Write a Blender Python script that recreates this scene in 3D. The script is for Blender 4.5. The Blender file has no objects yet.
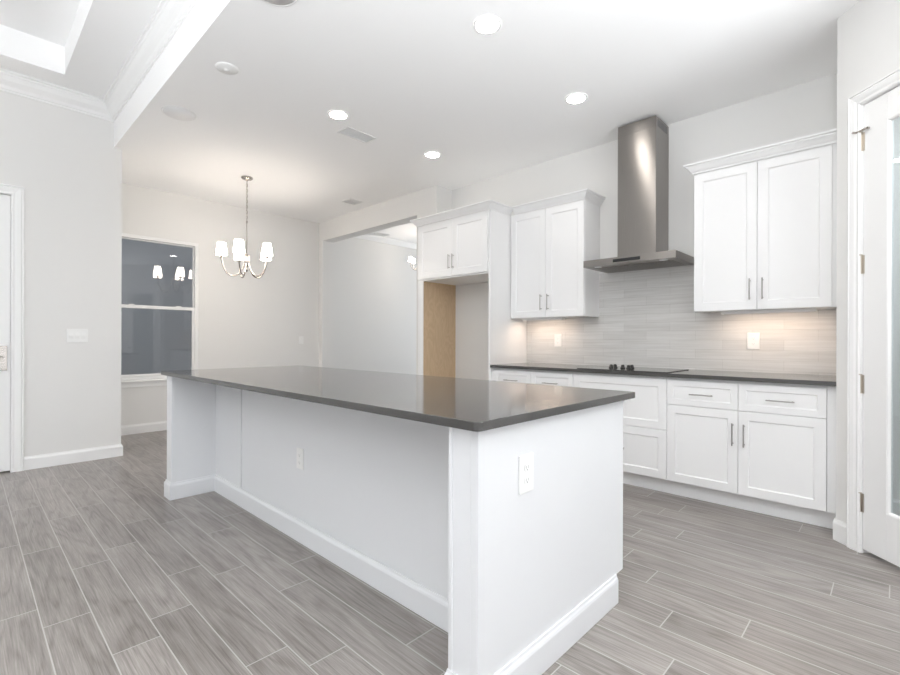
import bpy, bmesh, math, random
from mathutils import Matrix, Vector
random.seed(7)
S = bpy.context.scene
COL = S.collection

# ------------------------------------------------------------------ camera
F_PX, YAW, ROLL, EYE = 466.7, math.radians(46.246), 0.0026, 1.158
fw = Vector((-math.cos(YAW), math.sin(YAW), 0))
rt = Vector((math.sin(YAW), math.cos(YAW), 0))
upv = Vector((0, 0, 1))
rt2 = rt * math.cos(ROLL) + upv * math.sin(ROLL)
up2 = -rt * math.sin(ROLL) + upv * math.cos(ROLL)
cd = bpy.data.cameras.new('camera')
cam = bpy.data.objects.new('camera', cd)
COL.objects.link(cam)
cd.sensor_width = 36.0
cd.lens = F_PX / 900.0 * 36.0
cd.shift_y = 2.455 / 900.0
cd.clip_start = 0.02
cam.matrix_world = Matrix(((rt2.x, up2.x, -fw.x, 0), (rt2.y, up2.y, -fw.y, 0), (rt2.z, up2.z, -fw.z, EYE), (0, 0, 0, 1)))
S.camera = cam

# ------------------------------------------------------------------ world, window light, added fill, exposure
S.view_settings.view_transform = 'Standard'
S.view_settings.look = 'None'
S.view_settings.exposure = 0.03
S.view_settings.gamma = 1.0
S.view_settings.use_curve_mapping = False
W = bpy.data.worlds.new('world')
S.world = W
W.use_nodes = True
W.node_tree.nodes['Background'].inputs[0].default_value = (0.66, 0.68, 0.72, 1)
W.node_tree.nodes['Background'].inputs[1].default_value = 1.0
S.cycles.max_bounces = 14
S.cycles.diffuse_bounces = 8
S.cycles.glossy_bounces = 6
S.cycles.transparent_max_bounces = 16
S.cycles.sample_clamp_indirect = 6.0
S.cycles.use_denoising = True


def rect_light(name, loc, rot, sx, sy, watts, col):
    l = bpy.data.lights.new(name, 'AREA')
    l.shape = 'RECTANGLE'; l.size = sx; l.size_y = sy; l.energy = watts; l.color = col
    o = bpy.data.objects.new(name, l)
    COL.objects.link(o)
    o.location = loc; o.rotation_euler = rot
    return o


R90 = math.pi / 2
COOL = (0.93, 0.965, 1.0)
rect_light('daylight_rear_slider', (-1.2, -4.98, 1.35), (R90, 0, 0), 4.6, 2.3, 12.0, COOL)
rect_light('daylight_right_window', (3.18, -0.4, 1.45), (0, R90, 0), 2.2, 4.4, 11.5, COOL)
rect_light('fill_uplight_wide', (3.1, -0.4, 0.75), (0, math.radians(90 + 62), 0), 0.9, 4.6, 80, COOL).data.spread = math.radians(150)  # added wide uplight that lifts ceiling and corners
rect_light('fill_rear_high', (-1.2, -4.9, 0.6), (math.radians(90 + 68), 0, 0), 4.6, 0.8, 150, COOL).data.spread = math.radians(110)  # added steep uplight for the living-room ceiling, unseen
rect_light('fill_rear_low', (-1.2, -4.9, 0.5), (math.radians(90 + 22), 0, 0), 4.6, 0.8, 4.0, COOL).data.spread = math.radians(40)  # added low fill from behind the camera toward the kitchen ceiling
rect_light('fill_rear_side', (0.4, -4.9, 0.5), (math.radians(90 + 24), 0, math.radians(4)), 1.4, 0.8, 12.0, COOL).data.spread = math.radians(44)  # added narrow fill aimed at the range wall side
for py_, pw_ in ((-1.9, 89), (-0.4, 52), (1.15, 50)):
    # added uplights without a real source, brightening the kitchen ceiling
    rect_light('fill_uplight_right', (2.9, py_, 0.75), (0, math.radians(90 + 50), math.radians(-20)), 0.9, 1.45, pw_, COOL).data.spread = math.radians(72)
rect_light('daylight_far_room_window', (-5.6, 8.45, 1.5), (-R90, 0, 0), 2.2, 1.8, 51, (0.86, 0.93, 1.0))


def fill_disk(name, loc, watts, col=(1.0, 0.93, 0.85)):
    l = bpy.data.lights.new(name, 'AREA')
    l.shape = 'DISK'; l.size = 0.14; l.energy = watts; l.color = col
    o = bpy.data.objects.new(name, l)
    COL.objects.link(o); o.location = loc


# added disk lights without fittings, out of view, to brighten kitchen, living room and pantry
for i_, (lx, ly, lz) in enumerate([ (-3.4, -1.2, 3.675), (-0.6, -1.2, 3.675), (-3.4, -3.2, 3.675), (-0.6, -3.2, 3.675)]):
    fill_disk('ceiling_fill_disk', (lx, ly, lz), 2.3)
fill_disk('ceiling_fill_disk', (-0.16, 2.16, 3.025), 5)
fill_disk('ceiling_fill_disk', (1.4, 1.6, 3.025), 4)
fill_disk('pantry_fill_disk', (0.9, 3.5, 3.02), 20, (0.95, 0.97, 1.0))  # invented light, put in to brighten the pantry behind its pane

# ------------------------------------------------------------------ materials
def pmat(name, col, rough=0.5, metal=0.0, spec=0.5, coat=0.0, aniso=0.0, emis=None, estr=0.0):
    m = bpy.data.materials.new(name)
    m.use_nodes = True
    b = m.node_tree.nodes['Principled BSDF']
    b.inputs['Base Color'].default_value = (*col, 1)
    b.inputs['Roughness'].default_value = rough
    b.inputs['Metallic'].default_value = metal
    b.inputs['Specular IOR Level'].default_value = spec
    b.inputs['Coat Weight'].default_value = coat
    b.inputs['Anisotropic'].default_value = aniso
    if emis:
        b.inputs['Emission Color'].default_value = (*emis, 1)
        b.inputs['Emission Strength'].default_value = estr
    return m


def nt(m):
    return m.node_tree.nodes, m.node_tree.links, m.node_tree.nodes['Principled BSDF']


def bumped(m, scale, strength, dist=0.001, vec=(1, 1, 1), detail=3):
    N, L, b = nt(m)
    tc = N.new('ShaderNodeTexCoord'); mp = N.new('ShaderNodeMapping')
    mp.inputs['Scale'].default_value = vec
    no = N.new('ShaderNodeTexNoise'); no.inputs['Scale'].default_value = scale; no.inputs['Detail'].default_value = detail
    bp = N.new('ShaderNodeBump'); bp.inputs['Strength'].default_value = strength; bp.inputs['Distance'].default_value = dist
    L.new(tc.outputs['Object'], mp.inputs['Vector']); L.new(mp.outputs[0], no.inputs['Vector'])
    L.new(no.outputs['Fac'], bp.inputs['Height']); L.new(bp.outputs[0], b.inputs['Normal'])
    return m, no


M = {}
M['wall'] = bumped(pmat('wall_paint', (0.78, 0.775, 0.76), 0.75, spec=0.25), 180, 0.15)[0]
M['ceiling'] = bumped(pmat('ceiling_paint', (0.93, 0.93, 0.928), 0.85, spec=0.2), 90, 0.25, 0.002)[0]
M['trim'] = bumped(pmat('trim_enamel', (0.86, 0.86, 0.855), 0.35), 40, 0.03)[0]
M['cabinet'] = bumped(pmat('cabinet_lacquer', (0.88, 0.88, 0.88), 0.32), 60, 0.03)[0]
M['island'] = bumped(pmat('island_lacquer', (0.765, 0.775, 0.79), 0.36), 60, 0.03)[0]
M['plastic'] = bumped(pmat('white_plastic', (0.86, 0.86, 0.85), 0.3), 300, 0.02)[0]
M['slot'] = bumped(pmat('dark_slot', (0.20, 0.20, 0.20), 0.6), 100, 0.02)[0]
M['receptacle_slot'] = bumped(pmat('receptacle_slot', (0.42, 0.42, 0.42), 0.6), 100, 0.02)[0]
M['grey_plastic'] = bumped(pmat('grey_grille', (0.88, 0.88, 0.88), 0.6), 700, 0.5)[0]
M['nickel'] = bumped(pmat('brushed_nickel', (0.42, 0.39, 0.36), 0.25, 1.0), 250, 0.05)[0]
M['pull'] = bumped(pmat('pull_nickel', (0.42, 0.40, 0.385), 0.3, 1.0), 250, 0.05)[0]
M['hinge'] = bumped(pmat('hinge_nickel', (0.55, 0.50, 0.44), 0.35, 1.0), 250, 0.05)[0]
M['black'] = bumped(pmat('black_gloss', (0.012, 0.012, 0.013), 0.12), 100, 0.01)[0]
M['knob'] = bumped(pmat('knob_black', (0.02, 0.02, 0.02), 0.3), 100, 0.02)[0]
M['shade'] = bumped(pmat('lit_glass_shade', (0.9, 0.88, 0.84), 0.4, emis=(1.0, 0.90, 0.80), estr=24.0), 60, 0.02)[0]
M['lamp'] = bumped(pmat('lit_diffuser', (0.9, 0.9, 0.9), 0.5, emis=(1.0, 0.95, 0.89), estr=58.0), 60, 0.01)[0]
M['bulb'] = bumped(pmat('lit_bulb', (0.9, 0.9, 0.9), 0.5, emis=(1.0, 0.87, 0.74), estr=30.0), 60, 0.01)[0]
M['strip'] = bumped(pmat('lit_strip', (0.9, 0.9, 0.9), 0.5, emis=(1.0, 0.77, 0.60), estr=22.0), 60, 0.01)[0]
M['ext'] = bumped(pmat('exterior_stucco', (0.62, 0.635, 0.65), 0.9), 60, 0.4, 0.004)[0]
M['ground'] = bumped(pmat('exterior_ground', (0.5, 0.5, 0.49), 0.95), 12, 0.4, 0.01)[0]

# quartz worktop
m = pmat('grey_quartz', (0.07, 0.068, 0.066), 0.10, spec=0.42)
N, L, b = nt(m)
tc = N.new('ShaderNodeTexCoord'); no = N.new('ShaderNodeTexNoise'); no.inputs['Scale'].default_value = 420; no.inputs['Detail'].default_value = 2
cr = N.new('ShaderNodeValToRGB')
cr.color_ramp.elements[0].position = 0.35; cr.color_ramp.elements[0].color = (0.062, 0.06, 0.058, 1)
cr.color_ramp.elements[1].position = 0.7; cr.color_ramp.elements[1].color = (0.092, 0.089, 0.086, 1)
L.new(tc.outputs['Object'], no.inputs['Vector']); L.new(no.outputs['Fac'], cr.inputs['Fac']); L.new(cr.outputs[0], b.inputs['Base Color'])
M['quartz'] = m

# brushed steel
m = pmat('brushed_steel', (0.33, 0.31, 0.292), 0.27, 1.0, aniso=0.97)
N, L, b = nt(m)
tc = N.new('ShaderNodeTexCoord'); mp = N.new('ShaderNodeMapping'); mp.inputs['Scale'].default_value = (900, 900, 4)
no = N.new('ShaderNodeTexNoise'); no.inputs['Scale'].default_value = 1.0
mr = N.new('ShaderNodeMapRange'); mr.inputs['To Min'].default_value = 0.24; mr.inputs['To Max'].default_value = 0.36
L.new(tc.outputs['Object'], mp.inputs['Vector']); L.new(mp.outputs[0], no.inputs['Vector'])
L.new(no.outputs['Fac'], mr.inputs['Value']); L.new(mr.outputs[0], b.inputs['Roughness'])
b.inputs['Anisotropic Rotation'].default_value = 0.25
tg = N.new('ShaderNodeTangent'); tg.direction_type = 'RADIAL'; tg.axis = 'Z'
L.new(tg.outputs[0], b.inputs['Tangent'])
M['steel'] = m

# birch plywood
m = pmat('birch_plywood', (0.6, 0.42, 0.25), 0.5)
N, L, b = nt(m)
tc = N.new('ShaderNodeTexCoord'); mp = N.new('ShaderNodeMapping'); mp.inputs['Scale'].default_value = (5, 5, 1.3)
n1 = N.new('ShaderNodeTexNoise'); n1.inputs['Scale'].default_value = 1.6; n1.inputs['Detail'].default_value = 2; n1.inputs['Distortion'].default_value = 0.6
wv = N.new('ShaderNodeMath'); wv.operation = 'MULTIPLY'; wv.inputs[1].default_value = 60
sn = N.new('ShaderNodeMath'); sn.operation = 'SINE'
cr = N.new('ShaderNodeValToRGB')
cr.color_ramp.elements[0].color = (0.56, 0.41, 0.26, 1); cr.color_ramp.elements[1].color = (0.61, 0.455, 0.295, 1)
mr = N.new('ShaderNodeMapRange'); mr.inputs['From Min'].default_value = -1
L.new(tc.outputs['Object'], mp.inputs['Vector']); L.new(mp.outputs[0], n1.inputs['Vector']); L.new(n1.outputs['Fac'], wv.inputs[0])
L.new(wv.outputs[0], sn.inputs[0]); L.new(sn.outputs[0], mr.inputs['Value']); L.new(mr.outputs[0], cr.inputs['Fac']); L.new(cr.outputs[0], b.inputs['Base Color'])
M['ply'] = m

# clear pane: transparent with a Fresnel reflection
def glass(name, tint, refl=1.0):
    m = bpy.data.materials.new(name); m.use_nodes = True
    N = m.node_tree.nodes; L = m.node_tree.links
    N.remove(N['Principled BSDF'])
    t = N.new('ShaderNodeBsdfTransparent'); t.inputs[0].default_value = (*tint, 1)
    g = N.new('ShaderNodeBsdfGlossy'); g.inputs['Roughness'].default_value = 0.004; g.inputs[0].default_value = (refl, refl, refl, 1)
    fr = N.new('ShaderNodeFresnel')
    ge = N.new('ShaderNodeNewGeometry'); io = N.new('ShaderNodeMapRange')
    io.inputs['To Min'].default_value = 1.52; io.inputs['To Max'].default_value = 1 / 1.52
    L.new(ge.outputs['Backfacing'], io.inputs['Value']); L.new(io.outputs[0], fr.inputs['IOR'])
    nz = N.new('ShaderNodeTexNoise'); nz.inputs['Scale'].default_value = 1.2
    bp = N.new('ShaderNodeBump'); bp.inputs['Strength'].default_value = 0.02; bp.inputs['Distance'].default_value = 0.02
    tc = N.new('ShaderNodeTexCoord')
    L.new(tc.outputs['Object'], nz.inputs['Vector']); L.new(nz.outputs['Fac'], bp.inputs['Height']); L.new(bp.outputs[0], g.inputs['Normal'])
    mx = N.new('ShaderNodeMixShader')
    L.new(fr.outputs[0], mx.inputs[0]); L.new(t.outputs[0], mx.inputs[1]); L.new(g.outputs[0], mx.inputs[2])
    L.new(mx.outputs[0], N['Material Output'].inputs[0])
    return m


M['pane'] = glass('window_glass', (0.84, 0.85, 0.86))
M['door_pane'] = glass('door_glass', (0.92, 0.955, 0.965))

# long glazed wall tile
m = pmat('linear_wall_tile', (0.5, 0.49, 0.47), 0.22)
N, L, b = nt(m)
tc = N.new('ShaderNodeTexCoord'); sx = N.new('ShaderNodeSeparateXYZ'); cb = N.new('ShaderNodeCombineXYZ')
L.new(tc.outputs['Object'], sx.inputs[0]); L.new(sx.outputs['X'], cb.inputs['X']); L.new(sx.outputs['Z'], cb.inputs['Y'])
br = N.new('ShaderNodeTexBrick')
br.inputs['Scale'].default_value = 1.0; br.inputs['Brick Width'].default_value = 0.405; br.inputs['Row Height'].default_value = 0.0775
br.inputs['Mortar Size'].default_value = 0.0018; br.inputs['Mortar Smooth'].default_value = 0.3; br.offset = 0.5
br.inputs['Color1'].default_value = (0.62, 0.61, 0.59, 1); br.inputs['Color2'].default_value = (0.69, 0.68, 0.66, 1); br.inputs['Mortar'].default_value = (0.55, 0.54, 0.52, 1)
L.new(cb.outputs[0], br.inputs['Vector'])
mp = N.new('ShaderNodeMapping'); mp.inputs['Scale'].default_value = (3, 3, 60)
no = N.new('ShaderNodeTexNoise'); no.inputs['Scale'].default_value = 1.0; no.inputs['Detail'].default_value = 4
L.new(tc.outputs['Object'], mp.inputs['Vector']); L.new(mp.outputs[0], no.inputs['Vector'])
mx = N.new('ShaderNodeMix'); mx.data_type = 'RGBA'; mx.blend_type = 'OVERLAY'; mx.inputs[0].default_value = 0.35
L.new(br.outputs['Color'], mx.inputs[6]); L.new(no.outputs['Fac'], mx.inputs[7]); L.new(mx.outputs[2], b.inputs['Base Color'])
ad = N.new('ShaderNodeMath'); ad.operation = 'MULTIPLY_ADD'; ad.inputs[1].default_value = -1.2
L.new(br.outputs['Fac'], ad.inputs[0]); L.new(no.outputs['Fac'], ad.inputs[2])
bp = N.new('ShaderNodeBump'); bp.inputs['Strength'].default_value = 0.35; bp.inputs['Distance'].default_value = 0.0015
L.new(ad.outputs[0], bp.inputs['Height']); L.new(bp.outputs[0], b.inputs['Normal'])
M['tile'] = m

# wood-look floor plank and its grout
M['grout'] = bumped(pmat('floor_grout', (0.50, 0.485, 0.47), 0.8), 300, 0.1)[0]
m = pmat('wood_look_plank', (0.3, 0.28, 0.27), 0.3, spec=0.5)
N, L, b = nt(m)
tc = N.new('ShaderNodeTexCoord')
at = N.new('ShaderNodeAttribute'); at.attribute_name = 'plank'
sp = N.new('ShaderNodeSeparateColor'); L.new(at.outputs['Color'], sp.inputs[0])
wmul = N.new('ShaderNodeMath'); wmul.operation = 'MULTIPLY'; wmul.inputs[1].default_value = 90; L.new(sp.outputs[1], wmul.inputs[0])
def noise4(vec, detail, dist=0.0, rough=0.55):
    mp = N.new('ShaderNodeMapping'); mp.inputs['Scale'].default_value = vec
    n = N.new('ShaderNodeTexNoise'); n.noise_dimensions = '4D'; n.inputs['Scale'].default_value = 1.0
    n.inputs['Detail'].default_value = detail; n.inputs['Distortion'].default_value = dist; n.inputs['Roughness'].default_value = rough
    L.new(tc.outputs['Object'], mp.inputs['Vector']); L.new(mp.outputs[0], n.inputs['Vector']); L.new(wmul.outputs[0], n.inputs['W'])
    return n
na = noise4((0.9, 9, 1), 1.5, 0.35)          # broad figure, turned into growth rings
nb = noise4((5, 200, 1), 5.0, 0.3, 0.72)     # fine fibre
nc = noise4((2.4, 7, 1), 4.0, 0.5)           # blotches
ring = N.new('ShaderNodeMath'); ring.operation = 'MULTIPLY'; ring.inputs[1].default_value = 55; L.new(na.outputs['Fac'], ring.inputs[0])
sn = N.new('ShaderNodeMath'); sn.operation = 'SINE'; L.new(ring.outputs[0], sn.inputs[0])
def madd(a, k, c):
    n = N.new('ShaderNodeMath'); n.operation = 'MULTIPLY_ADD'; n.inputs[1].default_value = k
    L.new(a, n.inputs[0])
    if isinstance(c, float): n.inputs[2].default_value = c
    else: L.new(c, n.inputs[2])
    return n.outputs[0]
hs = madd(sn.outputs[0], 0.5, 0.5)
pw = N.new('ShaderNodeMath'); pw.operation = 'POWER'; pw.inputs[1].default_value = 3.0; L.new(hs, pw.inputs[0])
v = madd(pw.outputs[0], -0.20, -0.66)
v = madd(nb.outputs['Fac'], 1.50, v)
v = madd(nc.outputs['Fac'], 0.62, v)
v = madd(sp.outputs[0], 0.20, v)
cr = N.new('ShaderNodeValToRGB')
e = cr.color_ramp.elements
e[0].position = 0.05; e[0].color = (0.137, 0.120, 0.109, 1)
e[1].position = 0.95; e[1].color = (0.415, 0.384, 0.361, 1)
k = e.new(0.5); k.color = (0.262, 0.237, 0.220, 1)
L.new(v, cr.inputs['Fac']); L.new(cr.outputs[0], b.inputs['Base Color'])
bp = N.new('ShaderNodeBump'); bp.inputs['Strength'].default_value = 0.2; bp.inputs['Distance'].default_value = 0.001
L.new(nb.outputs['Fac'], bp.inputs['Height']); L.new(bp.outputs[0], b.inputs['Normal'])
M['plank'] = m


# ------------------------------------------------------------------ mesh helpers
class MB:
    def __init__(s): s.v = []; s.f = []; s.smooth = []
    def add(s, vs, fs, smooth=False):
        o = len(s.v); s.v += [tuple(q) for q in vs]
        for f in fs: s.f.append([o + i for i in f]); s.smooth.append(smooth)
        return s
    def box(s, x0, x1, y0, y1, z0, z1):
        vs = [(x, y, z) for z in (z0, z1) for y in (y0, y1) for x in (x0, x1)]
        return s.add(vs, [(0, 2, 3, 1), (4, 5, 7, 6), (0, 1, 5, 4), (2, 6, 7, 3), (0, 4, 6, 2), (1, 3, 7, 5)])
    def prism(s, poly, a0, a1, mapf):
        n = len(poly)
        vs = [mapf(p[0], p[1], a0) for p in poly] + [mapf(p[0], p[1], a1) for p in poly]
        fs = [tuple(range(n))[::-1], tuple(range(n, 2 * n))] + [(i, (i + 1) % n, n + (i + 1) % n, n + i) for i in range(n)]
        return s.add(vs, fs)
    def tube(s, pts, r, seg=10, cap=True):
        P = [Vector(p) for p in pts]; rs = r if isinstance(r, (list, tuple)) else [r] * len(P)
        t = (P[1] - P[0]).normalized(); a = t.orthogonal().normalized(); rings = []
        for i, p in enumerate(P):
            t = (P[min(i + 1, len(P) - 1)] - P[max(i - 1, 0)]).normalized()
            a = (a - t * a.dot(t)).normalized(); bb = t.cross(a)
            rings.append([p + rs[i] * (a * math.cos(q * 2 * math.pi / seg) + bb * math.sin(q * 2 * math.pi / seg)) for q in range(seg)])
        vs = [q for R in rings for q in R]
        fs = [(i * seg + j, i * seg + (j + 1) % seg, (i + 1) * seg + (j + 1) % seg, (i + 1) * seg + j) for i in range(len(P) - 1) for j in range(seg)]
        s.add(vs, fs, True)
        if cap:
            s.add(rings[0], [tuple(range(seg))[::-1]]); s.add(rings[-1], [tuple(range(seg))])
        return s
    def lathe(s, prof, c, seg=32, smooth=True):
        n = len(prof)
        vs = [(c[0] + r * math.cos(q * 2 * math.pi / seg), c[1] + r * math.sin(q * 2 * math.pi / seg), c[2] + z) for r, z in prof for q in range(seg)]
        fs = [(i * seg + j, i * seg + (j + 1) % seg, (i + 1) * seg + (j + 1) % seg, (i + 1) * seg + j) for i in range(n - 1) for j in range(seg)]
        s.add(vs, fs, smooth)
        return s
    def sweep(s, path, prof, mapf, closed=False):
        """path: 2-D points; prof: (offset to the LEFT of the path, height); mapf(a, b, h) -> xyz"""
        n = len(path); rows = []
        for i in range(n):
            p = Vector(path[i])
            if closed: pa, pb = Vector(path[i - 1]), Vector(path[(i + 1) % n])
            else: pa, pb = Vector(path[max(i - 1, 0)]), Vector(path[min(i + 1, n - 1)])
            d1 = (p - pa).normalized() if (p - pa).length > 1e-9 else (pb - p).normalized()
            d2 = (pb - p).normalized() if (pb - p).length > 1e-9 else d1
            n1 = Vector((-d1.y, d1.x)); n2 = Vector((-d2.y, d2.x))
            mt = (n1 + n2); mt = mt / max(mt.dot(n1), 0.2)
            rows.append([mapf(*(p + mt * o), hh) for o, hh in prof])
        k = len(prof)
        vs = [q for r in rows for q in r]
        fs = []
        for i in range(n if closed else n - 1):
            j = (i + 1) % n
            for q in range(k): fs.append((i * k + q, i * k + (q + 1) % k, j * k + (q + 1) % k, j * k + q))
        if not closed: fs += [tuple(range(k)), tuple(range((n - 1) * k, n * k))[::-1]]
        return s.add(vs, fs)
    def panel(s, x0, x1, z0, z1, y, th=0.02, fr=0.058, dep=0.007, bead=0.008):
        """shaker front facing -Y, its face at y"""
        def ring(i, yy): return [(x0 + i, yy, z0 + i), (x1 - i, yy, z0 + i), (x1 - i, yy, z1 - i), (x0 + i, yy, z1 - i)]
        vs = ring(0, y + th) + ring(0, y + 0.0015) + ring(0.0015, y) + ring(fr, y) + ring(fr + bead * 0.4, y + dep * 0.55) + ring(fr + bead, y + dep)
        fs = [(3, 2, 1, 0), (20, 21, 22, 23)]
        for q in range(5):
            for i in range(4):
                j = (i + 1) % 4; fs.append((q * 4 + i, q * 4 + j, q * 4 + 4 + j, q * 4 + 4 + i))
        return s.add(vs, fs)


def obj(name, mb, mat, parent=None, bevel=0.0, segs=2, offset=None):
    me = bpy.data.meshes.new(name)
    off = Vector((0, 0, 0))
    if offset is not None: off = Vector(offset)
    elif parent is not None:
        p = parent
        while p.parent: p = p.parent
        if not p.get('_local'): off = Vector(p.location)
    me.from_pydata([tuple(Vector(q) - off) for q in mb.v], [], mb.f)
    for p_, sm in zip(me.polygons, mb.smooth): p_.use_smooth = sm
    bm = bmesh.new(); bm.from_mesh(me)
    bmesh.ops.recalc_face_normals(bm, faces=bm.faces); bm.to_mesh(me); bm.free()
    me.materials.append(M[mat] if isinstance(mat, str) else mat)
    o = bpy.data.objects.new(name, me); COL.objects.link(o)
    if parent: o.parent = parent
    if bevel:
        md = o.modifiers.new('edge', 'BEVEL'); md.width = bevel; md.segments = segs; md.limit_method = 'ANGLE'; md.angle_limit = math.radians(40)
    return o


def tag(o, label, cat, group=None):
    o['label'] = label; o['category'] = cat
    if group: o['group'] = group
    return o


def thing(name, label, cat, loc, group=None):
    o = bpy.data.objects.new(name, None); COL.objects.link(o)
    o.location = loc; o.empty_display_size = 0.1
    return tag(o, label, cat, group)


def struct(name, mb, mat, parent=None, bevel=0.0):
    o = obj(name, mb, mat, parent, bevel)
    if parent is None: o['kind'] = 'structure'
    return o


def empty_struct(name, loc, rz=0.0):
    o = bpy.data.objects.new(name, None); COL.objects.link(o); o.location = loc; o.rotation_euler = (0, 0, rz); o['kind'] = 'structure'
    return o


def mini(o, loc, label, group=None):
    """copy of a thing with its parts and sub-parts"""
    r = o.copy(); COL.objects.link(r); r.location = loc; r['label'] = label
    if group: r['group'] = group
    for ch in list(o.children):
        c = ch.copy(); COL.objects.link(c); c.parent = r
        for g in list(ch.children):
            d = g.copy(); COL.objects.link(d); d.parent = c
    return r


XYZ = lambda a, b_, h: (a, b_, h)
BASE = [(0, 0.001), (0.014, 0.001), (0.014, 0.093), (0.0115, 0.102), (0.0075, 0.108), (0.006, 0.118), (0, 0.118)]
BASE_T = [(0, 0.001), (0.014, 0.001), (0.014, 0.098), (0.0115, 0.107), (0.0075, 0.113), (0.006, 0.123), (0, 0.123)]
CASE = [(0, 0), (0, 0.010), (0.010, 0.016), (0.024, 0.013), (0.040, 0.018), (0.064, 0.021), (0.072, 0.016), (0.078, 0.022), (0.085, 0.020), (0.085, 0)]

# ------------------------------------------------------------------ dimensions
ZC = 3.035; ZL = 3.44
YW = 4.24; YO = 3.968; XO = -4.03
XD = -6.726; XL = -5.551; YL = 1.088
XS, YS = -0.254, 3.52
XR = 3.2; YB = -5.0
YFAR = 8.5; XFL = -7.25; ZF = 3.15

# ------------------------------------------------------------------ floor
def build_floor():
    pitch, length, g = 0.1568, 0.912, 0.0022
    offs = {-1: 0.081, 0: 0.268, 1: 0.662, 2: 0.511, 3: 0.163, 4: 0.321, 5: 0.688, 6: 0.481, 7: 0.05, 8: 0.66, 9: 0.33, 10: 0.82, 11: 0.222, 12: 0.476,
            13: 0.047, 14: 0.60, 15: 0.80, 16: 0.696, 17: 0.89, 18: 0.62, 19: 0.30, 20: 0.758, 21: 0.485}
    y0 = 0.224
    vs, fs, mi, colr = [], [], [], []
    x_lo, x_hi, y_lo, y_hi = XFL - 0.1, XR + 0.1, YB - 0.1, YFAR + 0.1
    vs += [(x_lo, y_lo, -0.0012), (x_hi, y_lo, -0.0012), (x_hi, y_hi, -0.0012), (x_lo, y_hi, -0.0012)]
    fs.append((0, 1, 2, 3)); mi.append(1); colr.append((0.5, 0.5, 0.5, 1))
    k0 = int((y_lo - y0) / pitch); k1 = int((y_hi - y0) / pitch)
    for k in range(k0, k1):
        o = offs.get(k, random.random() * length)
        length = 1.824 if k in (14, 15, 18, 19) else 0.912
        if length > 1: o = 0.574 + 0.1 * (k % 3)
        ya, yb = y0 + k * pitch + g, y0 + (k + 1) * pitch - g
        n0 = math.floor((x_lo - o) / length)
        x = o + n0 * length
        while x < x_hi:
            xa, xb = max(x + g, x_lo), min(x + length - g, x_hi)
            if xb - xa > 0.01:
                i = len(vs)
                vs += [(xa, ya, 0), (xb, ya, 0), (xb, yb, 0), (xa, yb, 0)]
                fs.append((i, i + 1, i + 2, i + 3)); mi.append(0)
                colr.append((random.random(), random.random(), random.random(), 1))
            x += length
    # slab below
    i = len(vs)
    vs += [(x_lo, y_lo, -0.1), (x_hi, y_lo, -0.1), (x_hi, y_hi, -0.1), (x_lo, y_hi, -0.1)]
    for f in [(i + 3, i + 2, i + 1, i), (0, i, i + 1, 1), (1, i + 1, i + 2, 2), (2, i + 2, i + 3, 3), (3, i + 3, i, 0)]:
        fs.append(f); mi.append(1); colr.append((0.5, 0.5, 0.5, 1))
    me = bpy.data.meshes.new('floor'); me.from_pydata(vs, [], fs)
    me.materials.append(M['plank']); me.materials.append(M['grout'])
    ca = me.color_attributes.new('plank', 'FLOAT_COLOR', 'CORNER')
    for p in me.polygons:
        p.material_index = mi[p.index]
        for li in p.loop_indices: ca.data[li].color = colr[p.index]
    o = bpy.data.objects.new('floor', me); COL.objects.link(o); o['kind'] = 'structure'


build_floor()

# ------------------------------------------------------------------ walls
T = 0.12
struct('wall_back', MB().box(XO, XR + T, YW, YW + T, 0, ZC + 0.3).box(-3.96, -2.926, 4.15, YW, 0, 1.82), 'wall')
# wall with the wide cased opening to the next room
YOB = 4.157; XJ0, XJ1, ZH = -6.621, -4.385, 2.733
w = MB()
prof = [(XD - 0.02, 0), (XJ0, 0), (XJ0, ZH), (XJ1, ZH), (XJ1, 0), (XO, 0), (XO, ZC + 0.3), (XD - 0.02, ZC + 0.3)]
w.prism(prof, YO, YOB, lambda a, b_, h: (a, h, b_))
w.box(XO - 0.12, XO, YOB, YW + T, 0, ZC + 0.3)
w.box(XFL - T, XD - 0.02, YO + 0.06, YOB, 0, ZC + 0.3)
struct('wall_middle', w, 'wall')
# dining wall with the window opening
WY0, WY1, WZ0, WZ1 = 1.225, 2.178, 0.655, 2.437
w = MB()
w.box(XD - 0.14, XD, YL - T, WY0, 0, ZC + 0.3)
w.box(XD - 0.14, XD, WY1, YO + 0.06, 0, ZC + 0.3)
w.box(XD - 0.14, XD, WY0, WY1, 0, WZ0)
w.box(XD - 0.14, XD, WY0, WY1, WZ1, ZC + 0.3)
struct('wall_far_left', w, 'wall')
# left wall with the door recess, and its return to the dining wall
DY0, DY1, DZ = -0.63, 0.289, 2.404
w = MB()
w.box(XL - 0.2, XL, DY1, YL, 0, 3.8)
w.box(XL - 0.2, XL, YB - T, DY0, 0, 3.8)
w.box(XL - 0.2, XL, DY0, DY1, DZ, 3.8)
w.box(XL - 0.2, XL - 0.09, DY0, DY1, 0, DZ)
w.box(XD - 0.14, XL - 0.2, YL - T, YL, 0, 3.8)
struct('wall_left', w, 'wall')
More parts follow.
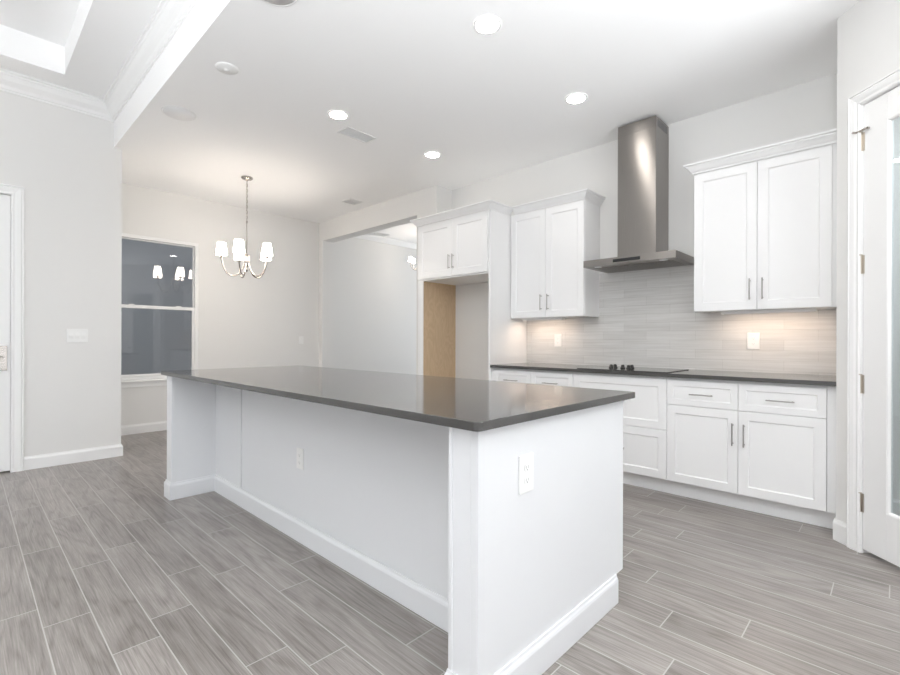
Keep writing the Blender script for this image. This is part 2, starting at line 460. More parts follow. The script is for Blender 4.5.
# diagonal pantry wall (local frame: x along the wall, y into the pantry)
DIAG = -math.pi / 4
ux, uy = math.cos(DIAG), math.sin(DIAG)
PL = 1.17; PS0, PS1, PZ = 0.160, 0.944, 2.455
w = MB()
prof = [(0, 0), (PS0, 0), (PS0, PZ), (PS1, PZ), (PS1, 0), (PL, 0), (PL, ZC + 0.3), (0, ZC + 0.3)]
w.prism(prof, 0, 0.11, lambda a, b_, h: (XS + a * ux - h * uy, YS + a * uy + h * ux, b_))
PXe, PYe = XS + PL * ux, YS + PL * uy
w.box(XS, XS + 0.078, YS, YW, 0, ZC + 0.3)
w.box(PXe, XR + T, PYe, PYe + T, 0, ZC + 0.3)
struct('wall_diagonal', w, 'wall')
# right wall and rear wall, each with a wide opening behind the camera
w = MB()
w.box(XR, XR + T, YB - T, -2.75, 0, 3.8); w.box(XR, XR + T, 1.95, YW + T, 0, 3.8)
w.box(XR, XR + T, -2.75, 1.95, 0, 0.3); w.box(XR, XR + T, -2.75, 1.95, 2.6, 3.8)
struct('wall_right', w, 'wall')
w = MB()
w.box(XL - 0.2, -3.55, YB - T, YB, 0, 3.8); w.box(1.15, XR + T, YB - T, YB, 0, 3.8); w.box(-3.55, 1.15, YB - T, YB, 2.55, 3.8)
struct('wall_front', w, 'wall')
# next room
w = MB()
w.box(XFL - T, XFL, YOB, YFAR + T, 0, 3.6)
struct('wall_next_room_left', w, 'wall')
w = MB()
w.box(XFL - T, -6.7, YFAR, YFAR + T, 0, 3.6); w.box(-4.5, -2.9, YFAR, YFAR + T, 0, 3.6)
w.box(-6.7, -4.5, YFAR, YFAR + T, 0, 0.55); w.box(-6.7, -4.5, YFAR, YFAR + T, 2.45, 3.6)
struct('wall_next_room_back', w, 'wall')
struct('wall_next_room_right', MB().box(-3.02, -2.9, YW + T, YFAR, 0, 3.6), 'wall')

# ------------------------------------------------------------------ ceilings
YSOF = 1.022
struct('ceiling', MB().box(XD - 0.14, XR + T, YSOF, YOB, ZC, 3.85).box(XO - 0.12, XR + T, YOB, YW + T, ZC, 3.85), 'ceiling')
# living-room ceiling with its raised tray
TX0, TX1, TY0, TY1, TZ = -5.195, 2.4, -4.3, 0.605, 3.68
c = MB()
c.box(XL - 0.2, TX0, YB - T, YSOF, ZL, 3.85); c.box(TX1, XR + T, YB - T, YSOF, ZL, 3.85)
c.box(TX0, TX1, YB - T, TY0, ZL, 3.85); c.box(TX0, TX1, TY1, YSOF, ZL, 3.85)
c.box(TX0, TX1, TY0, TY1, TZ, 3.85)
struct('ceiling_living_room', c, 'ceiling')
struct('ceiling_next_room', MB().box(XFL - T, -2.9, YOB, YFAR + T, ZF, 3.6), 'ceiling')

# crown mouldings
LC = [(0, 3.285), (0.010, 3.285), (0.012, 3.30), (0.020, 3.305), (0.030, 3.33), (0.062, 3.365), (0.078, 3.40), (0.084, 3.405), (0.086, 3.42), (0.10, 3.425), (0.10, ZL), (0, ZL)]
struct('trim_1', MB().sweep([(XR, YSOF), (XL, YSOF), (XL, YB), (XR, YB)], LC, XYZ), 'trim')
FC = [(0, ZF - 0.10), (0.012, ZF - 0.095), (0.05, ZF - 0.04), (0.07, ZF - 0.02), (0.075, ZF), (0, ZF)]
struct('trim_2', MB().sweep([(XFL, YFAR), (XFL, YOB)], FC, XYZ), 'trim')

# baseboards
struct('baseboard_left', MB().sweep([(XL - 0.2, YL), (XL, YL), (XL, DY1 + 0.087)][::-1], [(-o, h) for o, h in BASE], XYZ), 'trim')
struct('baseboard_far_left', MB().sweep([(XJ0, YOB), (XJ0, YO), (XD, YO), (XD, YL)], BASE, XYZ), 'trim')
struct('baseboard_back', MB().sweep([(-2.927, 4.15), (-3.876, 4.15)], BASE, XYZ), 'trim')
struct('baseboard_next_room', MB().sweep([(XFL, YFAR), (XFL, YOB)], BASE, XYZ), 'trim')
dg = lambda a, o: (XS + a * ux - o * uy, YS + a * uy + o * ux)
struct('baseboard_diagonal', MB().sweep([dg(PS0 - 0.075, 0), dg(0, 0), (XS, YS + 0.05)], BASE_T, XYZ), 'trim')
struct('baseboard_pantry', MB().sweep([(XR, YW), (XS + 0.078, YW), (XS + 0.078, YS + 0.2)], BASE_T, XYZ), 'trim')

# ------------------------------------------------------------------ left door
CM = lambda a, b_, h: (XL + h, a, b_)
struct('trim_3', MB().sweep([(DY1, 0), (DY1, DZ), (DY0, DZ), (DY0, 0)], [(-o, h) for o, h in CASE], CM), 'trim')
d1 = empty_struct('door_1', (XL, (DY0 + DY1) / 2, 0))
s = MB().box(XL - 0.06, XL - 0.018, DY0 + 0.0015, DY1 - 0.0015, 0.012, DZ - 0.0015)
obj('door_slab', s, 'trim', d1, 0.002)
hp = obj('door_handle', MB().box(XL - 0.018, XL - 0.008, DY1 - 0.078, DY1 - 0.022, 0.885, 1.098), 'nickel', d1, 0.002)
g = MB().tube([(XL - 0.008, DY1 - 0.05, 1.0), (XL + 0.045, DY1 - 0.05, 1.0)], 0.008).tube([(XL + 0.042, DY1 - 0.045, 1.0), (XL + 0.042, DY1 - 0.17, 1.0)], 0.008)
obj('lever', g, 'nickel', hp)
obj('lock_cylinder', MB().tube([(XL - 0.008, DY1 - 0.05, 1.07), (XL - 0.002, DY1 - 0.05, 1.07)], 0.011, 16), 'nickel', hp)

# ------------------------------------------------------------------ window in the dining wall
w1 = empty_struct('window_1', (XD, (WY0 + WY1) / 2, WZ0))
F = MB()
fx0, fx1 = XD - 0.09, XD - 0.004
fr = 0.044
F.box(fx0, fx1, WY0, WY0 + fr, WZ0, WZ1); F.box(fx0, fx1, WY1 - fr, WY1, WZ0, WZ1)
F.box(fx0, fx1, WY0 + fr, WY1 - fr, WZ1 - fr, WZ1); F.box(fx0, fx1, WY0 + fr, WY1 - fr, WZ0, WZ0 + 0.028)
obj('window_frame', F, 'trim', w1, 0.002)
ya, yb = WY0 + fr, WY1 - fr
ZM = 1.556
def sash(name, x0, x1, z0, z1, st, rb, rtp):
    q = MB()
    q.box(x0, x1, ya, ya + st, z0, z1); q.box(x0, x1, yb - st, yb, z0, z1)
    q.box(x0, x1, ya + st, yb - st, z0, z0 + rb); q.box(x0, x1, ya + st, yb - st, z1 - rtp, z1)
    o = obj(name, q, 'trim', w1, 0.002)
    xm = (x0 + x1) / 2
    obj('pane', MB().box(xm - 0.002, xm + 0.002, ya + st - 0.004, yb - st + 0.004, z0 + rb - 0.004, z1 - rtp + 0.004), 'pane', o)
    return o
up = sash('upper_sash', XD - 0.08, XD - 0.055, ZM - 0.02, WZ1 - fr, 0.012, 0.03, 0.014)
lo = sash('lower_sash', XD - 0.05, XD - 0.02, WZ0 + 0.028, ZM + 0.022, 0.030, 0.042, 0.040)
for yy in (ya + 0.16, yb - 0.19):
    obj('sash_lock', MB().box(XD - 0.045, XD - 0.018, yy - 0.03, yy + 0.03, ZM + 0.022, ZM + 0.033), 'plastic', lo, 0.003)
obj('sash_lift', MB().box(XD - 0.02, XD - 0.008, (ya + yb) / 2 - 0.25, (ya + yb) / 2 + 0.05, WZ0 + 0.045, WZ0 + 0.058), 'plastic', lo, 0.003)
struct('trim_4', MB().box(XD, XD + 0.045, WY0 - 0.05, WY1 + 0.05, WZ0 - 0.022, WZ0 - 0.001).box(XD, XD + 0.016, WY0 - 0.03, WY1 + 0.03, WZ0 - 0.085, WZ0 - 0.022), 'trim', None, 0.003)

# what lies outside that window
struct('exterior_wall', MB().box(-9.6, -9.3, -3, 7.5, -0.2, 3.6), 'ext')
struct('exterior_ground', MB().box(-9.3, XFL - T, -3, 7.5, -0.3, -0.12), 'ground')

# ------------------------------------------------------------------ pantry door with a clear pane
DM = lambda a, b_, h: (XS + a * ux + h * uy, YS + a * uy - h * ux, b_)
struct('trim_5', MB().sweep([(PS0 + 0.004, 0), (PS0 + 0.004, PZ - 0.004), (PS1 - 0.004, PZ - 0.004), (PS1 - 0.004, 0)], [(o * 0.83, h) for o, h in CASE], DM), 'trim')
jb = MB()
for a0, a1, b0, b1 in ((PS0, PS0 + 0.006, 0, PZ), (PS1 - 0.006, PS1, 0, PZ), (PS0 + 0.006, PS1 - 0.006, PZ - 0.006, PZ)):
    jb.prism([(a0, b0), (a1, b0), (a1, b1), (a0, b1)], -0.11, 0, DM)
struct('trim_6', jb, 'trim')
d2 = empty_struct('door_2', (XS, YS, 0), DIAG)
d2['_local'] = 1
a0, a1, b0, b1 = PS0 + 0.0085, PS1 - 0.009, 0.022, PZ - 0.009
ga0, ga1, gb0, gb1 = 0.303, a1 - (0.303 - a0), 0.262, 2.305
q = MB()
yf, yk = 0.003, 0.038
q.box(a0, ga0, yf, yk, b0, b1); q.box(ga1, a1, yf, yk, b0, b1)
q.box(ga0, ga1, yf, yk, b0, gb0); q.box(ga0, ga1, yf, yk, gb1, b1)
slab = obj('door_slab', q, 'trim', d2, 0.0015)
BD = [(0, 0), (0, 0.012), (0.004, 0.012), (0.012, 0.003), (0.012, 0)]
bd = MB()
bd.sweep([(ga0, gb0), (ga1, gb0), (ga1, gb1), (ga0, gb1)], [(o, h) for o, h in BD], lambda a, b_, h: (a, yf + 0.014 - h, b_), True)
obj('glazing_bead', bd, 'trim', d2)
obj('pane', MB().box(ga0, ga1, 0.019, 0.023, gb0, gb1), 'door_pane', d2)
for i, z in enumerate((2.247, 1.576, 0.922, 0.274)):
    hg = MB().tube([(a0 - 0.010, -0.004, z - 0.05), (a0 - 0.010, -0.004, z + 0.05)], 0.0075, 12)
    hg.box(a0 - 0.010, a0 + 0.008, -0.0005, 0.004, z - 0.05, z + 0.05); hg.box(a0 - 0.016, a0 - 0.010, -0.008, -0.002, z - 0.05, z + 0.05)
    hg.tube([(a0 - 0.010, -0.004, z + 0.05), (a0 - 0.010, -0.004, z + 0.056)], 0.0095, 12)
    h_ = obj('hinge', hg, 'hinge', d2)
    if i == 0:
        st = MB().box(a0 - 0.03, a0 + 0.038, -0.016, -0.008, z + 0.056, z + 0.064).tube([(a0 + 0.034, -0.012, z + 0.06), (a0 + 0.034, 0.0, z + 0.06)], 0.007, 10)
        st.tube([(a0 - 0.028, -0.034, z + 0.06), (a0 - 0.028, -0.012, z + 0.06)], 0.006, 10)
        obj('door_stop', st, 'nickel', h_)
kb = obj('door_handle', MB().lathe([(0, 0), (0.03, 0), (0.03, 0.008), (0.012, 0.012), (0.011, 0.03), (0.026, 0.042), (0.028, 0.055), (0.018, 0.066), (0, 0.068)], (0, 0, 0), 24), 'nickel', d2, offset=(0, 0, 0))
kb.rotation_euler = (R90, 0, 0); kb.location = (a1 - 0.07, yf, 0.95)

# ------------------------------------------------------------------ island
ZT = 0.9205
IT = 0.028
IX0, IX1, IY0, IY1 = -3.985, -0.869, 1.024, 2.150
def worktop(name, label, x0, x1, y0, y1, z0, z1, rads):
    """rads: corner radius at (x0,y0),(x1,y0),(x1,y1),(x0,y1)"""
    pts = []
    cs = [(x0, y0, 1, 1, 180), (x1, y0, -1, 1, 270), (x1, y1, -1, -1, 0), (x0, y1, 1, -1, 90)]
    for (cx, cy, sx_, sy_, a), r in zip(cs, rads):
        if r <= 0: pts.append((cx, cy)); continue
        for i in range(7):
            t = math.radians(a + i * 15)
            pts.append((cx + sx_ * r + r * math.cos(t), cy + sy_ * r + r * math.sin(t)))
    o = obj(name, MB().prism(pts, z0, z1, XYZ), 'quartz', None, 0.0025)
    return tag(o, label, 'countertop')
worktop('island_countertop', 'long polished dark grey quartz countertop on the white kitchen island', IX0, IX1, IY0, IY1, ZT - IT, ZT, (0.02, 0.02, 0.012, 0.02))
isl = thing('kitchen_island', 'long white panelled kitchen island with recessed seating side and tall baseboard', 'kitchen island', (-2.4, 1.6, 0))
ZU = ZT - IT - 0.0005
PX0, PX1, PYF, PYB = -1.015, -0.899, 1.062, 2.081
LX0, LX1, LYF = -3.888, -3.772, 1.043
YP = 1.349
# end panel with a toe notch, facing the camera's right
ep = MB().prism([(PYF, 0), (PYB - 0.075, 0), (PYB - 0.075, 0.118), (PYB, 0.118), (PYB, ZU), (PYF, ZU)], PX1 - 0.03, PX1, lambda a, b_, h: (h, a, b_))
obj('end_panel', ep, 'island', isl, 0.0015)
obj('leg_panel', MB().box(PX0, PX1 - 0.03, PYF, YP, 0, ZU), 'island', isl, 0.0015)
obj('corner_strip', MB().box(PX0 - 0.004, PX0 + 0.012, PYF - 0.003, PYF + 0.02, 0, ZU), 'island', isl, 0.001)
obj('leg_panel', MB().box(LX0, LX1, LYF, YP, 0, ZU), 'island', isl, 0.0015)
obj('corner_strip', MB().box(LX1 - 0.012, LX1 + 0.004, LYF - 0.003, LYF + 0.02, 0, ZU), 'island', isl, 0.001)
obj('back_panel', MB().box(LX1, PX0, YP, YP + 0.02, 0, ZU), 'island', isl)
obj('stile', MB().box(LX1, -3.30, YP - 0.006, YP, 0, ZU), 'island', isl, 0.0015)
obj('stile', MB().box(-1.455, PX0, YP - 0.006, YP, 0, ZU), 'island', isl, 0.0015)
bx = MB().box(LX0, PX1 - 0.03, YP + 0.02, 2.06, 0.118, ZU).box(LX0, PX1 - 0.03, YP + 0.02, PYB - 0.08, 0, 0.118)
obj('carcass', bx, 'island', isl, 0.0015)
ib = MB()
ib.sweep([(PX1, PYB - 0.078), (PX1, PYF), (PX0, PYF), (PX0, YP - 0.006), (LX1, YP - 0.006), (LX1, LYF), (LX0, LYF), (LX0, PYB - 0.08)], BASE_T, XYZ)
obj('baseboard', ib, 'island', isl)


# ------------------------------------------------------------------ outlet plates and switches (facing -Y in their own frame)
def plate(name, label, cat, loc, rz, w_, h_, kind, gangs=1, group=None):
    t = thing(name, label, cat, loc, group); t.rotation_euler = (0, 0, rz); t['_local'] = 1
    obj('cover_plate', MB().box(-w_ / 2, w_ / 2, -0.006, -0.0005, -h_ / 2, h_ / 2), 'plastic', t, 0.002)
    for g_ in range(gangs):
        cx = (g_ - (gangs - 1) / 2) * 0.046
        if kind == 'outlet':
            for sz in (-0.021, 0.021):
                rc = MB().prism([(cx + 0.0165 * math.cos(a_ * math.pi / 8) , sz + max(-0.013, min(0.013, 0.0165 * math.sin(a_ * math.pi / 8)))) for a_ in range(16)], -0.0085, -0.006, lambda a, b_, h: (a, h, b_))
                o = obj('receptacle', rc, 'plastic', t, 0.0006)
                sl = MB().box(cx - 0.0075, cx - 0.0055, -0.0088, -0.0083, sz - 0.003, sz + 0.006).box(cx + 0.0055, cx + 0.0075, -0.0088, -0.0083, sz - 0.003, sz + 0.006)
                sl.box(cx - 0.0025, cx + 0.0025, -0.0088, -0.0083, sz - 0.010, sz - 0.005)
                obj('slots', sl, 'receptacle_slot', o)
        elif kind == 'rocker':
            rk = MB().prism([(-0.0065, -0.033), (-0.0105, 0.0), (-0.0075, 0.033), (-0.006, 0.033), (-0.006, -0.033)], cx - 0.0165, cx + 0.0165, lambda a, b_, h: (h, a, b_))
            obj('rocker', rk, 'plastic', t, 0.0008)
    return t


plate('wall_outlet', 'white duplex outlet on the right end panel of the island', 'outlet', (PX1, 1.306, 0.712), R90, 0.082, 0.128, 'outlet')
plate('wall_outlet', 'small white outlet low on the recessed long side of the island', 'outlet', (-2.481, YP, 0.472), 0, 0.076, 0.118, 'outlet')
plate('wall_outlet', 'white outlet on the backsplash under the right-hand wall cabinet', 'outlet', (-0.801, YW - 0.010, 1.156), 0, 0.082, 0.126, 'outlet')
plate('wall_outlet', 'white outlet on the backsplash left of the cooktop, beneath the left wall cabinet', 'outlet', (-2.513, YW - 0.010, 1.156), 0, 0.08, 0.126, 'outlet')
plate('wall_outlet', 'pale outlet on the bare wall inside the empty refrigerator alcove', 'outlet', (-3.13, 4.15, 1.147), 0, 0.076, 0.118, 'outlet')
plate('light_switch', 'white three gang rocker light switch beside the left door casing', 'light switch', (XL, 0.744, 1.190), R90, 0.158, 0.125, 'rocker', 3)
plate('light_switch', 'single white switch plate on the dining wall near its far corner', 'light switch', (XD, 3.66, 1.151), R90, 0.078, 0.118, 'rocker', 1)

# ------------------------------------------------------------------ range wall: worktop, backsplash
CX0, CX1, CYF = -2.901, XS - 0.001, 3.602
worktop('range_countertop', 'dark grey quartz countertop running along the range wall under the hood', CX0, CX1, CYF, YW - 0.001, 0.887, 0.915, (0, 0.006, 0, 0))
UZ0, UZ1, UYF = 1.381, 2.452, 3.948
URX0, URX1 = -1.143, XS - 0.002
ULX0, ULX1 = -2.901, -2.067
bs = MB().prism([(CX0, 0.9155), (XS - 0.001, 0.9155), (XS - 0.001, UZ0 - 0.001), (URX0 - 0.001, UZ0 - 0.001), (URX0 - 0.001, 1.80), (ULX1 + 0.001, 1.80), (ULX1 + 0.001, UZ0 - 0.001), (CX0, UZ0 - 0.001)], YW - 0.010, YW - 0.0005, lambda a, b_, h: (a, h, b_))
tag(obj('tile_backsplash', bs, 'tile'), 'glossy greige long-tile backsplash between range countertop and wall cabinets', 'backsplash')


# ------------------------------------------------------------------ cabinets
def bar_pull(x, z, y, vertical, ln=0.152, proj=0.032):
    h2 = ln / 2; q = MB(); r = 0.0045; k = h2 - 0.014
    if vertical:
        q.tube([(x, y - proj, z - h2), (x, y - proj, z + h2)], r, 10)
        for s_ in (-k, k): q.tube([(x, y, z + s_), (x, y - proj, z + s_)], r * 0.9, 8)
    else:
        q.tube([(x - h2, y - proj, z), (x + h2, y - proj, z)], r, 10)
        for s_ in (-k, k): q.tube([(x + s_, y, z), (x + s_, y - proj, z)], r * 0.9, 8)
    return q


def front(name, t, x0, x1, z0, z1, y, pull=None, fr=0.058):
    o = obj(name, MB().panel(x0, x1, z0, z1, y, fr=fr), 'cabinet', t)
    if pull:
        obj('handle', bar_pull(pull[0], pull[1], y, pull[2]), 'pull', o)
    return o


YD = 3.632; YC = YD + 0.0205; G = 0.0016
def base_cabinet(label, x0, x1, fill=0.0, fill_left=0.0):
    t = thing('base_cabinet', label, 'cabinet', ((x0 + x1) / 2, 3.95, 0), 'base cabinets along the range wall')
    obj('carcass', MB().box(x0, x1 + fill, YC, YW - 0.001, 0.117, 0.886), 'cabinet', t, 0.001)
    obj('toe_kick', MB().box(x0, x1 + fill, 3.706, 3.72, 0.0005, 0.117), 'cabinet', t)
    if fill > 0.01: obj('filler_strip', MB().box(x1 + 0.002, x1 + fill, YD + 0.006, YC, 0.117, 0.886), 'cabinet', t, 0.001)
    if fill_left > 0.01: obj('filler_strip', MB().box(x0, x0 + fill_left - 0.002, YD + 0.006, YC, 0.117, 0.886), 'cabinet', t, 0.001)
    return t


A0, B0, C0, C1 = CX0, -2.012, -1.239, -0.306
ZB, ZS, ZTOP = 0.119, 0.684, 0.868
t = base_cabinet('white base cabinet left of the cooktop, partly hidden behind the island', A0, B0, 0, 0.03)
xa = A0 + 0.03; xm = (xa + B0) / 2
front('drawer', t, xa + G, xm - G, ZS + G, ZTOP, YD, ((xa + xm) / 2, 0.775, False), 0.042)
front('drawer', t, xm + G, B0 - G, ZS + G, ZTOP, YD, ((xm + B0) / 2, 0.775, False), 0.042)
front('door', t, xa + G, xm - G, ZB, ZS - G, YD, (xm - 0.035, 0.52, True))
front('door', t, xm + G, B0 - G, ZB, ZS - G, YD, (xm + 0.035, 0.52, True))
t = base_cabinet('white base cabinet with two deep drawers directly under the cooktop', B0, C0)
front('drawer', t, B0 + G, C0 - G, 0.487 + G, ZTOP, YD, ((B0 + C0) / 2, 0.682, False))
front('drawer', t, B0 + G, C0 - G, ZB, 0.487 - G, YD, ((B0 + C0) / 2, 0.306, False))
t = base_cabinet('white base cabinet with two drawers over two doors beside the pantry', C0, C1, XS - 0.002 - C1)
xm = -0.776
front('drawer', t, C0 + G, xm - G, ZS + G, ZTOP, YD, (-1.000, 0.772, False), 0.042)
front('drawer', t, xm + G, C1 - G, ZS + G, ZTOP, YD, (-0.538, 0.772, False), 0.042)
front('door', t, C0 + G, xm - G, ZB, ZS - G, YD, (-0.805, 0.522, True))
front('door', t, xm + G, C1 - G, ZB, ZS - G, YD, (-0.738, 0.522, True))

CRN = [(0, 0), (0.006, 0), (0.010, 0.012), (0.018, 0.018), (0.034, 0.040), (0.042, 0.048), (0.044, 0.056), (0.058, 0.060), (0.060, 0.072), (0, 0.072)]
def crown(path, z, t):
    obj('crown', MB().sweep(path, [(-o, z - 0.004 + h) for o, h in CRN], XYZ), 'cabinet', t)


def wall_cabinet(label, x0, x1, dx0, xm, dx1, path):
    t = thing('wall_cabinet', label, 'cabinet', ((x0 + x1) / 2, 4.1, UZ0), 'wall cabinets flanking the hood')
    obj('carcass', MB().box(x0, x1, UYF, YW - 0.001, UZ0, UZ1), 'cabinet', t, 0.001)
    for a, b_, px in ((dx0, xm, xm - 0.042), (xm, dx1, xm + 0.036)):
        front('door', t, a + G, b_ - G, UZ0 + 0.002, UZ1 - 0.012, UYF - 0.0205, (px, 1.528, True), 0.062)
    crown(path, UZ1, t)
    return t


wall_cabinet('white two-door wall cabinet with crown, right of the hood by the pantry', URX0, URX1, URX0 + 0.002, -0.723, -0.306, [(URX0, YW - 0.001), (URX0, UYF - 0.0205), (XS - 0.002, UYF - 0.0205)])
wall_cabinet('white two-door wall cabinet with crown, between fridge alcove and hood', ULX0, ULX1, ULX0 + 0.012, -2.475, ULX1 - 0.002, [(ULX0 + 0.062, UYF - 0.0205), (ULX1, UYF - 0.0205), (ULX1, YW - 0.001)])

# refrigerator surround
FX0, FX1, FYF = -3.955, -2.9025, 3.603
YFB = 4.15
t = thing('fridge_cabinet', 'tall white refrigerator surround with two-door cabinet over an empty alcove', 'cabinet', ((FX0 + FX1) / 2, 3.95, 0))
pl = obj('side_panel', MB().box(FX0, FX0 + 0.062, FYF, YFB - 0.001, 0.0005, 1.822), 'cabinet', t, 0.0015)
obj('wood_lining', MB().box(FX0 + 0.062, FX0 + 0.076, FYF + 0.012, YFB - 0.002, 0.0005, 1.8215), 'ply', pl)
obj('lining_edge', MB().box(FX0 + 0.062, FX0 + 0.078, FYF, FYF + 0.012, 0.0005, 1.8215), 'cabinet', pl)
obj('side_panel', MB().box(FX1 - 0.022, FX1, FYF, YW - 0.001, 0.0005, UZ1), 'cabinet', t, 0.0015)
obj('carcass', MB().box(FX0, FX1 - 0.022, FYF + 0.003, YW - 0.001, 1.822, UZ1), 'cabinet', t, 0.001)
FM = -3.408
front('door', t, FX0 + 0.018, FM - G, 1.838, UZ1 - 0.014, FYF - 0.018, (FM - 0.028, 1.99, True), 0.07)
front('door', t, FM + G, -2.93, 1.838, UZ1 - 0.014, FYF - 0.018, (FM + 0.028, 1.99, True), 0.07)
crown([(FX0, YO - 0.001), (FX0, FYF - 0.018), (FX1, FYF - 0.018), (FX1, UYF - 0.022)], UZ1, t)

# ------------------------------------------------------------------ range hood
t = thing('range_hood', 'stainless steel chimney range hood on the wall above the cooktop', 'range hood', (-1.6, 4.1, 1.79))
HX0, HX1, HY, HZ0, HZ1 = -1.980, -1.216, 3.750, 1.792, 1.849
KX0, KX1, KY = -1.760, -1.434, 3.945
cn = MB()
vs = [(HX0, HY, HZ0), (HX1, HY, HZ0), (HX1, YW - 0.011, HZ0), (HX0, YW - 0.011, HZ0), (HX0, HY, HZ1), (HX1, HY, HZ1), (HX1, YW - 0.011, HZ1), (HX0, YW - 0.011, HZ1),
      (KX0 - 0.02, KY - 0.02, HZ1 + 0.03), (KX1 + 0.02, KY - 0.02, HZ1 + 0.03), (KX1 + 0.02, YW - 0.011, HZ1 + 0.03), (KX0 - 0.02, YW - 0.011, HZ1 + 0.03)]
cn.add(vs, [(3, 2, 1, 0), (0, 1, 5, 4), (1, 2, 6, 5), (2, 3, 7, 6), (3, 0, 4, 7), (4, 5, 9, 8), (5, 6, 10, 9), (6, 7, 11, 10), (7, 4, 8, 11), (8, 9, 10, 11)])
cp = obj('canopy', cn, 'steel', t, 0.0015)
obj('control_panel', MB().box(-1.712, -1.486, HY - 0.0015, HY + 0.001, 1.808, 1.834), 'black', cp)
for x0_ in (HX0 + 0.06, -1.59):
    q = MB().box(x0_, x0_ + 0.31, HY + 0.10, HY + 0.40, HZ0 - 0.004, HZ0 + 0.001)
    for j in range(12): q.box(x0_ + 0.01 + j * 0.0245, x0_ + 0.022 + j * 0.0245, HY + 0.11, HY + 0.39, HZ0 - 0.007, HZ0 - 0.003)
    obj('grease_filter', q, 'steel', cp)
for x0_ in (HX0 + 0.11, HX1 - 0.11):
    obj('hood_lamp', MB().lathe([(0, -0.003), (0.03, -0.003), (0.034, 0.001)], (x0_, HY + 0.06, HZ0), 24), 'grey_plastic', cp)
ch = obj('chimney', MB().box(KX0, KX1, KY, YW - 0.001, HZ1 + 0.03, 2.925), 'steel', t, 0.0015)
c2 = obj('upper_duct_cover', MB().box(KX0 + 0.001, KX1 - 0.001, KY + 0.001, YW - 0.001, 2.926, ZC - 0.022), 'steel', t, 0.001)
q = MB()
for j in range(7): q.box(KX1 - 0.002, KX1 + 0.0006, KY + 0.035 + j * 0.032, KY + 0.058 + j * 0.032, 2.935, 2.995)
obj('vent_slots', q, 'slot', c2)

# ------------------------------------------------------------------ cooktop
t = thing('cooktop', 'flat black glass cooktop with black knobs set into the range countertop', 'cooktop', (-1.61, 3.9, 0.9155))
obj('glass_plate', MB().box(-1.98, -1.24, 3.64, 4.15, 0.9155, 0.9215), 'quartz', t, 0.002)
for kx, ky in ((-1.768, 3.845), (-1.758, 3.90), (-1.677, 3.87), (-1.617, 3.845), (-1.612, 3.90)):
    kb = MB().lathe([(0, 0), (0.021, 0), (0.021, 0.006), (0.016, 0.010), (0.014, 0.026), (0, 0.028)], (kx, ky, 0.9216), 20)
    o = obj('knob', kb, 'knob', t)
    obj('grip', MB().box(kx - 0.003, kx + 0.003, ky - 0.018, ky + 0.018, 0.946, 0.953), 'knob', o, 0.001)

# ------------------------------------------------------------------ under-cabinet lights
for x0_, x1_, lb in ((-0.978, -0.397, 'slim warm light bar under the right wall cabinet'), (-2.82, -2.352, 'slim warm light bar under the left wall cabinet')):
    t = thing('under_cabinet_light', lb, 'light', ((x0_ + x1_) / 2, 4.02, UZ0 - 0.02), 'under-cabinet light bars')
    obj('housing', MB().box(x0_, x1_, 4.03, 4.036, UZ0 - 0.021, UZ0 - 0.0005).box(x0_, x1_, 4.036, 4.09, UZ0 - 0.014, UZ0 - 0.0005).box(x0_, x0_ + 0.006, 4.036, 4.09, UZ0 - 0.021, UZ0 - 0.014).box(x1_ - 0.006, x1_, 4.036, 4.09, UZ0 - 0.021, UZ0 - 0.014), 'plastic', t, 0.001)
    obj('lens', MB().box(x0_ + 0.012, x1_ - 0.012, 4.04, 4.084, UZ0 - 0.0155, UZ0 - 0.014), 'strip', t)


# ------------------------------------------------------------------ ceiling fittings
def downlight(label, x, y):
    t = thing('recessed_light', label, 'ceiling light', (x, y, ZC), 'lit recessed ceiling lights')
    obj('trim_ring', MB().lathe([(0.086, -0.0005), (0.086, -0.004), (0.080, -0.007), (0.070, -0.006), (0.068, -0.003)], (x, y, ZC), 40), 'plastic', t)
    obj('diffuser', MB().lathe([(0.0, -0.0035), (0.069, -0.0035), (0.069, -0.001), (0, -0.001)], (x, y, ZC), 40), 'lamp', t)
    return t
l0 = downlight('lit recessed ceiling light in front of the hood side, nearest the camera', -1.765, 2.158)
mini(l0, (-3.37, 2.165, ZC), 'lit recessed ceiling light beside the larger ceiling air vent', 'lit recessed ceiling lights')
mini(l0, (-1.80, 3.29, ZC), 'lit recessed ceiling light just left of and before the hood chimney', 'lit recessed ceiling lights')
mini(l0, (-3.40, 3.29, ZC), 'lit recessed ceiling light above the refrigerator surround', 'lit recessed ceiling lights')


def disc(name, label, cat, x, y, prof, mat, parts, group=None):
    t = thing(name, label, cat, (x, y, ZC), group)
    obj(parts[0], MB().lathe(prof, (x, y, ZC), 40), 'plastic', t)
    return t
t = disc('ceiling_speaker', 'round flat grey speaker grille in the ceiling above the far end of the island', 'speaker', -4.307, 1.24, [(0.128, -0.0005), (0.128, -0.006), (0.120, -0.008), (0.116, -0.006)], 'plastic', ['rim'], 'ceiling speakers')
obj('grille', MB().lathe([(0.0, -0.0062), (0.117, -0.0062), (0.117, -0.001)], (-4.307, 1.24, ZC), 40), 'grey_plastic', t)
mini(t, (-2.41, 1.15, ZC), 'round ceiling speaker cut off by the top edge of the photo', 'ceiling speakers')
t = disc('smoke_detector', 'small white round smoke detector on the ceiling between the two speakers', 'smoke detector', -3.349, 1.262, [(0.074, -0.0005), (0.073, -0.006), (0.066, -0.010), (0.056, -0.012), (0.050, -0.016), (0, -0.018)], 'plastic', ['housing'])
obj('sensor_ring', MB().lathe([(0.022, -0.0165), (0.022, -0.0205), (0, -0.021)], (-3.349, 1.262, ZC), 24), 'plastic', t)


